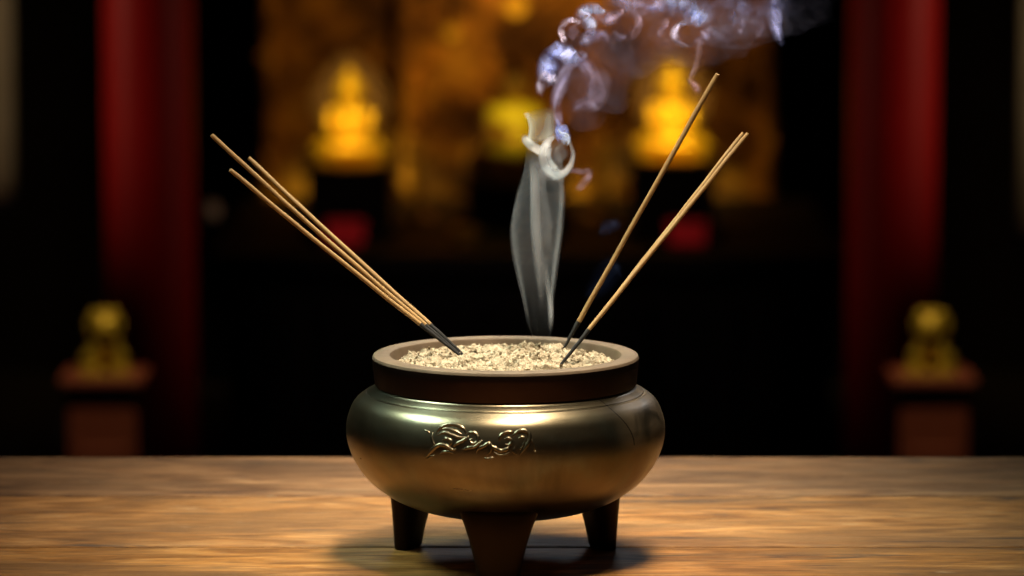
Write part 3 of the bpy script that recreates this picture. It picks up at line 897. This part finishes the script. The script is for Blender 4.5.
def strand(path, hw, t0, col, y0=YP, depth=None, n=7, fl=0.2):
    P = catmull([(p[0], p[1], 0) for p in path], n); L = len(P)
    W3 = []; R3 = []
    for i, p in enumerate(P):
        s = i / (L - 1)
        w = np.interp(s, np.linspace(0, 1, len(hw)), hw) if isinstance(hw, (list, tuple)) else hw
        e = min(1, s / fl, (1 - s) / fl)
        W3.append(at(p.x, p.y, y0 + (depth(s) if depth else 0))); R3.append(max(0.00012, float(w) * sc_px * (0.3 + 0.7 * e)))
    grid = []; tau = []; prev = None
    for i, p in enumerate(W3):
        t = (W3[min(i + 1, L - 1)] - W3[max(i - 1, 0)]).normalized()
        a = t.orthogonal() if prev is None else prev - t * prev.dot(t)
        a.normalize(); prev = a; b = t.cross(a); s = i / (L - 1); e = min(1, s / fl, (1 - s) / fl); e = e * e * (3 - 2 * e)
        tt = np.interp(s, np.linspace(0, 1, len(t0)), t0) if isinstance(t0, (list, tuple)) else t0
        grid.append([p + (a * math.cos(2 * PI * k / 12) + b * math.sin(2 * PI * k / 12)) * R3[i] for k in range(12)]); tau.append([float(tt) * e] * 12)
    SM.add(grid, tau, 1, col, True)

# bright folds inside the plume
ribbon([(533, 150), (534.5, 175), (535.5, 205), (537, 235), (539, 262), (541, 290), (542, 318)], [4, 4.5, 4.5, 5, 5, 4, 3], [0.7, 0.75, 0.7, 0.55, 0.32, 0.16, 0.06], WHITE, YP - 0.006, bow=-0.5)
ribbon([(536, 150), (538, 185), (541, 225), (544, 260)], [6, 7, 8, 7], [0.22, 0.25, 0.2, 0.1], WHITE, YP - 0.004, peak=-0.7)
ribbon([(550, 334), (551, 318), (549.5, 298), (547, 280), (545, 262), (546, 240)], [2, 2.5, 3, 3, 4, 4], [0.15, 0.35, 0.42, 0.3, 0.12, 0.05], WHITE, YP - 0.008)
ribbon([(561, 176), (562, 200), (560, 228), (556.5, 258), (553, 288), (551, 312)], [2.5, 3, 3, 3, 2.5, 2], [0.5, 0.34, 0.30, 0.26, 0.2, 0.1], WHITE, YP + 0.004, peak=0.3)
ribbon([(530, 330), (526, 306), (521, 280), (516, 250), (515, 225), (520, 196), (527, 165)], [1.5, 2, 3, 3.5, 4, 3.5, 2], [0.15, 0.16, 0.16, 0.15, 0.12, 0.08, 0.05], WHITE, YP + 0.002, peak=-0.5)
# curl where the plume breaks up: band and vortex ring
ribbon([(523, 134), (527, 141), (534, 147), (541, 151), (546, 158)], [2.5, 3.6, 4, 4, 3], [1.2, 1.5, 1.4, 1.6, 1.2], (0.95, 0.95, 0.93), YP - 0.010, bow=-0.4, pw=1.3)
ribbon([(565, 137), (570, 143), (572.5, 153), (571, 163), (566, 171), (559, 174), (551, 170), (546, 163), (544.5, 154), (546, 145), (551, 139), (557, 136)],
       [1.0, 1.4, 2.0, 2.4, 3.4, 4.4, 5.2, 4.8, 3.6, 2.4, 1.4], [0.15, 0.22, 0.3, 0.45, 0.8, 1.2, 1.5, 1.5, 1.1, 0.5, 0.15], (0.93, 0.96, 1.0), YP - 0.012, fl=0.06, depth=lambda s: 0.006 * math.sin(s * 6.28), m=14, n=8, pw=1.3)
ribbon([(571, 146), (573.5, 155), (570, 166), (561, 175), (552, 172)], [1.5, 2, 3, 3, 2], [0.2, 0.4, 0.6, 0.8, 0.4], WHITE, YP - 0.004)
ribbon([(552, 142), (549, 150), (549.5, 160), (555, 168), (562, 169)], [2, 3, 3, 3, 1.5], [0.3, 0.6, 0.7, 0.6, 0.2], WHITE, YP - 0.018)
ribbon([(525, 136), (531, 144), (541, 150), (547, 146), (549, 138)], [2, 3, 4, 4, 2], [0.5, 0.9, 1.0, 0.8, 0.2], WHITE, YP - 0.004)
puff(559, 153, 10, 15, 0.16, (0.7, 0.75, 0.8), YP - 0.008)
ribbon([(541, 163), (549, 172), (557, 176), (562, 184)], [5, 6, 5, 3], [0.4, 0.7, 0.6, 0.2], WHITE, YP - 0.008)
# sheet standing above the curl
grid = []; tau = []
for i in range(25):
    v = i / 24; row = []; tr = []
    for k in range(25):
        u = k / 24
        xl = 524 + 3.5 * math.sin(v * PI) + 1.5 * v; xr = 556 + 1 * (1 - v)
        y = (113 - 9 * u ** 0.8) * (1 - v) + (142 + 4 * math.sin(u * PI) - 6 * u) * v
        row.append(at(xl + (xr - xl) * u, y, YP - 0.004 + 0.010 * math.sin(u * 2.6 + v)))
        tr.append(0.62 * (0.42 + 0.9 * math.exp(-(u / 0.13) ** 2) + 0.35 * math.exp(-((1 - v) / 0.2) ** 2)) * min(1, u / 0.08) * min(1, (1 - u) / 0.30) * min(1, v / 0.3) ** 1.3 * min(1, (1 - v) / 0.15))
    grid.append(row); tau.append(tr)
SM.add(grid, tau, 0, CREAM)
puff(527, 115, 4, 3.5, 0.35, CREAM, YP - 0.004)
# bluish knot above the ring
puff(562, 134, 8.5, 9.5, 1.1, BLUE, YP - 0.008); puff(565, 139, 6, 6, 0.5, (0.7, 0.8, 1.0), YP - 0.014); puff(558, 129, 5, 9, 0.7, BLUE, YP)
strand([(557, 127), (561, 133), (567, 135), (569, 141), (566, 147)], [1.5, 2.5, 2], 0.8, (0.75, 0.84, 1.0), YP - 0.014)
# faint tail at the right of the ring
ribbon([(567, 170), (575, 171), (584, 172), (591, 168)], [2, 3, 2], 0.22, PINK, YP)
ribbon([(592, 168), (588, 178), (581, 186), (575, 190)], [3, 4.5, 2], 0.22, PINK, YP)
# turbulent lavender loops
def arc(cx, cy, rx, ry, a0, a1, n=9, rot=0): 
    o = []
    for k in range(n):
        a = math.radians(a0 + (a1 - a0) * k / (n - 1)); x, y = rx * math.cos(a), ry * math.sin(a)
        o.append((cx + x * math.cos(rot) - y * math.sin(rot), cy + x * math.sin(rot) + y * math.cos(rot)))
    return o
H = lambda k: (lambda s: 0.012 * math.sin(s * 5 + k))
_rib = ribbon
def ribbon(path, hw, tau0, col, *a, **k):
    _rib(path, [1.25 * x for x in hw], [0.42 * x for x in tau0] if isinstance(tau0, (list, tuple)) else 0.5 * tau0, col, *a, **k)
    P = [(p[0] + 2.5 * math.sin(i * 2.1 + p[1]), p[1] + 2.5 * math.cos(i * 1.7 + p[0])) for i, p in enumerate(path)]
    _rib(P, [0.5 * x for x in hw], [0.42 * x for x in tau0] if isinstance(tau0, (list, tuple)) else 0.42 * tau0, tuple(min(1, c * 1.15) for c in col), *a, **k)
ribbon([(561, 128), (558, 116), (556, 102), (559, 88), (566, 74), (575, 64)], [2.5, 3.5, 4, 5, 5, 3], [0.5, 0.34, 0.30, 0.34, 0.4, 0.3], LAV, YP, depth=H(0))
ribbon(arc(577, 88, 18, 28, 150, 415, 14), [3, 4, 5, 5, 6, 7, 5], [0.2, 0.3, 0.3, 0.25, 0.3, 0.36, 0.3], LAV, YP + 0.006, peak=0.45, depth=H(1))
ribbon([(595, 66), (599, 78), (600, 92), (594, 104), (584, 110)], [4, 6, 7, 6, 3], [0.2, 0.36, 0.34, 0.4, 0.4], PINK, YP + 0.012, peak=-0.5)
ribbon([(573, 112), (582, 104), (590, 105), (597, 110)], [3, 5, 4, 2], 0.40, LAV, YP - 0.004)
ribbon([(540, 82), (545, 68), (552, 58), (560, 50), (566, 46)], [4, 6, 7, 6, 4], [0.25, 0.5, 0.55, 0.6, 0.4], BLUE, YP - 0.006, depth=H(2))
ribbon([(540, 96), (541, 84), (547, 74), (553, 80), (558, 74)], [3, 4, 4, 4, 3], [0.2, 0.4, 0.5, 0.5, 0.2], (0.72, 0.66, 0.95), YP, depth=H(3))
ribbon([(559, 44), (566, 50), (571, 58), (580, 57), (585, 50)], [3, 5, 6, 5, 3], [0.5, 0.9, 0.9, 0.7, 0.4], (0.50, 0.54, 0.98), YP - 0.010, depth=H(4))
ribbon([(556, 60), (551, 74), (549, 88)], [4, 5, 3], [0.6, 0.5, 0.2], BLUE, YP - 0.008)
ribbon([(578, 45), (590, 36), (602, 36), (610, 44)], [3, 5, 5, 3], [0.4, 0.7, 0.6, 0.2], (0.55, 0.52, 0.92), YP - 0.004)
ribbon(arc(572, 31, 11, 11, 330, 110, 10), [1.6, 2.2, 2.6, 2.6, 2.0], [0.3, 0.7, 0.9, 0.8, 0.5], (0.80, 0.66, 0.88), YP - 0.008, depth=H(5))
puff(573, 31, 10, 10, 0.14, PINK, YP)
ribbon([(578, 43), (585, 42), (590, 35), (592, 26)], [2.5, 4, 4.5, 4], [0.3, 0.7, 0.8, 0.8], (0.56, 0.58, 0.98), YP - 0.006)
ribbon([(597, 29), (591, 24), (584, 19), (583, 12), (590, 8), (600, 10), (606, 6)], [4, 5, 6, 5, 4, 4, 2], [0.9, 1.1, 0.8, 0.7, 0.9, 1.0, 0.5], (0.55, 0.62, 1.0), YP - 0.010, depth=H(6), m=14)
ribbon([(596, 12), (601, 18), (611, 17), (619, 14), (624, 10)], [3, 5, 5, 4, 2], [0.5, 0.45, 0.45, 0.35, 0.2], PINK, YP, depth=H(7))
ribbon(arc(626, 23, 12, 15, -70, 95, 9), [2, 3, 3.5, 3, 2], [0.15, 0.35, 0.50, 0.40, 0.15], PINK, YP + 0.004, peak=-0.4)
ribbon([(613, 30), (619, 37), (628, 37)], [2, 3, 2], 0.2, LAV, YP)
ribbon([(668, 16), (665, 24), (661, 32), (659, 40)], [2, 3, 2.5, 1.5], [0.1, 0.3, 0.3, 0.1], PINK, YP)
# drifting band along the top
ribbon([(600, -6), (622, 0), (640, 6), (655, 4), (668, -4)], [5, 6, 7, 6, 4], [0.5, 0.6, 0.5, 0.45, 0.3], LAV, YP, depth=H(8), peak=0.3)
ribbon([(642, 6), (654, 10), (668, 8), (684, 2)], [2.5, 4, 4, 3], [0.3, 0.45, 0.4, 0.3], BLUE, YP - 0.01)
ribbon([(655, -4), (675, 3), (690, 10), (704, 16), (712, 24)], [6, 9, 10, 9, 5], [0.4, 0.55, 0.7, 0.6, 0.3], (0.5, 0.56, 0.98), YP + 0.01, depth=H(9))
ribbon([(683, 16), (692, 13), (700, 18), (706, 13)], [3, 5, 5, 3], [0.5, 0.8, 0.7, 0.3], BLUE, YP - 0.006, depth=H(10))
ribbon([(690, 0), (712, 6), (735, 4), (755, 10), (775, 6), (800, 2)], [9, 12, 14, 13, 12, 8], [0.35, 0.45, 0.42, 0.40, 0.36, 0.2], (0.40, 0.42, 0.78), YP + 0.02, depth=H(11), peak=0.2)
ribbon([(700, 26), (720, 30), (742, 24), (764, 26)], [6, 9, 9, 5], [0.25, 0.32, 0.28, 0.15], (0.48, 0.46, 0.72), YP + 0.02, depth=H(12))
ribbon([(776, -6), (775, 8), (776, 24), (779, 38), (784, 46)], [4, 5, 4.5, 3.5, 2], [0.5, 0.6, 0.5, 0.35, 0.15], (0.42, 0.46, 0.95), YP, depth=H(13))
ribbon([(764, 18), (760, 30), (756, 38)], [3, 4, 2], [0.2, 0.25, 0.1], LAV, YP)
ribbon([(741, 14), (742, 26), (738, 36)], [3, 3, 2], [0.15, 0.3, 0.1], LAV, YP)
ribbon(arc(688, 34, 14, 12, 300, 60, 10), [1.6, 2.4, 3, 3, 2, 1.4], [0.25, 0.4, 0.5, 0.45, 0.3], (0.60, 0.58, 0.86), YP - 0.004, depth=H(14))
ribbon([(694, 48), (700, 40), (706, 34), (708, 28)], [3, 4, 4, 2], [0.2, 0.4, 0.4, 0.2], LAV, YP)
ribbon([(703, 30), (712, 34), (724, 38), (733, 50)], [4, 7, 7, 4], [0.25, 0.28, 0.22, 0.08], LAV, YP + 0.01)
ribbon([(700, 34), (699, 48), (697, 62), (693, 74), (689, 82)], [3, 3, 2.4, 2.4, 2], [0.35, 0.30, 0.34, 0.45, 0.3], (0.92, 0.66, 0.80), YP - 0.006)
ribbon([(688, 80), (693, 84), (698, 90), (694, 94)], [2, 3, 3, 2], [0.4, 0.6, 0.5, 0.2], (0.96, 0.62, 0.76), YP - 0.006)
# thin general haze around the break-up
for c in [(600, 70, 42, 42, 0.10), (640, 40, 50, 36, 0.10), (700, 40, 52, 34, 0.11), (740, 22, 52, 28, 0.12), (585, 100, 26, 34, 0.09), (655, 0, 60, 22, 0.13), (790, 4, 50, 30, 0.05)]:
    puff(c[0], c[1], c[2], c[3], c[4] * 0.33, (0.50, 0.50, 0.76), YP + 0.015, 0, 16)
# faint blue wisp between the sticks
ribbon([(600, 238), (606, 228), (614, 226), (620, 218)], [3, 5, 5, 3], 0.05, (0.25, 0.40, 1.0), YP + 0.03)
ribbon([(586, 300), (600, 285), (612, 268), (622, 262)], [5, 9, 9, 5], 0.022, (0.25, 0.40, 1.0), YP + 0.03)

me = bpy.data.meshes.new('incense_smoke'); me.from_pydata(SM.v, [], SM.f)
for nm, vals in (('tau', SM.tau), ('body', SM.mode)):
    a = me.attributes.new(nm, 'FLOAT', 'POINT'); a.data.foreach_set('value', [float(x) for x in vals])
a = me.attributes.new('tone', 'FLOAT_COLOR', 'POINT')
a.data.foreach_set('color', [x for c in SM.col for x in (c[0], c[1], c[2], 1.0)])
def mat_smoke():
    m = NT('thin_smoke'); v = m.coords()
    A = lambda nm: (lambda x: (setattr(x, 'attribute_name', nm), x)[1])(m.n('ShaderNodeAttribute'))
    tau = A('tau').outputs['Fac']; body = A('body').outputs['Fac']; tone = A('tone').outputs['Color']
    g = m.n('ShaderNodeNewGeometry')
    dp = m.n('ShaderNodeVectorMath'); dp.operation = 'DOT_PRODUCT'; m.l(g.outputs['Normal'], dp.inputs[0]); m.l(g.outputs['Incoming'], dp.inputs[1])
    c = m.math('ABSOLUTE', dp.outputs['Value'])
    # path length through a thin sheet grows when seen edge-on; through a rounded body it shrinks towards its rim
    sheet = m.math('DIVIDE', 1.0, m.math('MAXIMUM', c, 0.22))
    solid = m.math('POWER', c, 5.0)
    k = m.math('ADD', m.math('MULTIPLY', sheet, m.math('SUBTRACT', 1.0, body)), m.math('MULTIPLY', solid, body))
    n1 = m.noise(v, 70, 6, 0.6, 1.5); n2 = m.noise(v, 30, 3, 0.5, 0.8)
    # break-up grows with height above the burner
    sp = m.n('ShaderNodeSeparateXYZ'); m.l(v, sp.inputs[0])
    hgt = m.math('MULTIPLY', m.math('SUBTRACT', sp.outputs['Z'], T + 0.20), 12.0, clamp=True)
    br = m.math('MULTIPLY', m.ramp(n1, [(0.32, 0.1), (0.5, 0.8), (0.68, 2.2)]), m.ramp(n2, [(0.3, 0.5), (0.7, 1.4)]))
    br = m.math('ADD', m.math('MULTIPLY', br, hgt), m.math('SUBTRACT', 1.0, hgt))
    od = m.math('MULTIPLY', m.math('MULTIPLY', tau, k), br)
    al = m.math('SUBTRACT', 1.0, m.math('POWER', 2.71828, m.math('MULTIPLY', od, -1.0)))
    up = m.n('ShaderNodeCombineXYZ')
    for q, val in enumerate((0.15, 0.0, 1.0)): up.inputs[q].default_value = val
    dn = m.n('ShaderNodeCombineXYZ')
    for q, val in enumerate((-0.15, 0.0, -1.0)): dn.inputs[q].default_value = val
    d = m.n('ShaderNodeBsdfDiffuse'); tr = m.n('ShaderNodeBsdfTranslucent'); m.l(tone, d.inputs[0]); m.l(tone, tr.inputs[0])
    mx = m.n('ShaderNodeMixShader'); m.l(d.outputs[0], mx.inputs[1]); m.l(tr.outputs[0], mx.inputs[2])
    tp = m.n('ShaderNodeBsdfTransparent'); m2 = m.n('ShaderNodeMixShader')
    m.l(al, m2.inputs[0]); m.l(tp.outputs[0], m2.inputs[1]); m.l(mx.outputs[0], m2.inputs[2])
    m.l(m2.outputs[0], m.out.inputs['Surface'])
    return m.m
smoke = link('incense_smoke', me, mat_smoke())
prop(smoke, 'white and bluish curling smoke rising from the ash of the bronze incense burner', 'smoke', None, 'stuff')

# ------------------------------------------------------------------ lights
def aim(o, tgt):
    o.rotation_mode = 'QUATERNION'; o.rotation_quaternion = (Vector(tgt) - o.location).to_track_quat('-Z', 'Y')
def light(kind, name, loc, tgt, power, col, **kw):
    d = bpy.data.lights.new(name, kind); d.energy = power; d.color = col
    for k, v in kw.items(): setattr(d, k, v)
    o = bpy.data.objects.new(name, d); COL.objects.link(o); o.location = loc
    if tgt is not None: aim(o, tgt)
    return o
# lamp over the offering table
light('SPOT', 'table_lamp_light', (0.10, -0.42, T + 1.35), (0.0, 0.05, T), 106, (1.0, 0.86, 0.66), spot_size=math.radians(22.5), spot_blend=1.0, shadow_soft_size=0.10)
light('AREA', 'ceiling_light', (0.10, 0.0, T + 0.78), (0, 0, T + 0.07), 2.9, (1.0, 0.88, 0.70), shape='RECTANGLE', size=1.1, size_y=0.16, spread=math.radians(48))
light('AREA', 'cool_side_light', (-0.46, 0.04, T + 0.66), (0, 0, T + 0.07), 0.6, (0.72, 1.0, 0.9), shape='RECTANGLE', size=0.5, size_y=0.16, spread=math.radians(40))
light('SPOT', 'cool_rear_light', (0.1, 1.9, T + 1.15), (-0.01, 0.05, T), 16, (0.84, 0.92, 1.0), spot_size=math.radians(15), spot_blend=0.8, shadow_soft_size=0.25)
light('SPOT', 'smoke_backlight', (0.9, 1.4, T + 0.9), (0.06, 0.02, T + 0.27), 7, (0.80, 0.86, 1.0), spot_size=math.radians(17), spot_blend=0.6, shadow_soft_size=0.05)
# unseen spots added to brighten the statues
for px, p in ((350, 34), (672, 44)):
    q = at(px, 98, YB)
    light('SPOT', 'statue_fill_spot', (q.x * 1.0, YB - 1.15, q.z + 0.5), q, p * 2.1, (1.0, 0.72, 0.16), spot_size=math.radians(12.5), spot_blend=0.7, shadow_soft_size=0.02)
q = at(515, 118, YC)
light('SPOT', 'statue_fill_spot', (q.x, YC - 1.1, q.z + 0.3), q, 42, (1.0, 0.76, 0.2), spot_size=math.radians(8), spot_blend=0.9, shadow_soft_size=0.02)
q = at(525, 10, YS)
light('AREA', 'screen_light', (q.x, YS - 0.35, q.z + 0.30), (q.x, YS, q.z - 0.15), 1.6, (1.0, 0.52, 0.12), shape='RECTANGLE', size=0.25, size_y=0.08, spread=math.radians(140))
# unseen fill spots added for the red boxes
for px in (345, 687):
    q = at(px, 232, 5.1)
    light('SPOT', 'offering_fill_spot', (q.x, 4.6, q.z + 0.35), (q.x, 5.15, q.z), 1.5, (1.0, 0.6, 0.45), spot_size=math.radians(11), spot_blend=0.5, shadow_soft_size=0.01)
# lamps outside the pillars
for px, sx, pw in ((149, -1, 46), (893, 1, 52)):
    q = at(px, 200, 4.4)
    light('SPOT', 'side_lamp', (q.x + sx * 1.9, 3.45, 1.35), (q.x, 4.4, 0.95), pw, (1.0, 0.62, 0.42), spot_size=math.radians(28), spot_blend=0.9, shadow_soft_size=0.06)
for px, sx in ((104, 1), (931, -1)):  # unseen warm spots added to light the lions and pedestals
    q = at(px, 350, 3.75)
    light('SPOT', 'lion_fill_spot', (q.x + sx * 0.12, 3.35, q.z + 1.05), (q.x, 3.72, q.z - 0.05), 21, (1.0, 0.78, 0.5), spot_size=math.radians(17), spot_blend=0.9, shadow_soft_size=0.02)
# added spots, no visible source, lifting the edge banners
for px, sx in ((-44, 1), (1078, -1)):
    q = at(px, 60, 5.0)
    light('SPOT', 'banner_fill_spot', (q.x + sx * 0.1, 4.3, q.z + 0.5), q, 9, (1.0, 0.85, 0.6), spot_size=math.radians(32), spot_blend=0.9, shadow_soft_size=0.02)
w = bpy.data.worlds.new('world'); SC.world = w; w.use_nodes = True
w.node_tree.nodes['Background'].inputs[0].default_value = (0.5, 0.62, 1.0, 1)
w.node_tree.nodes['Background'].inputs[1].default_value = 0.006
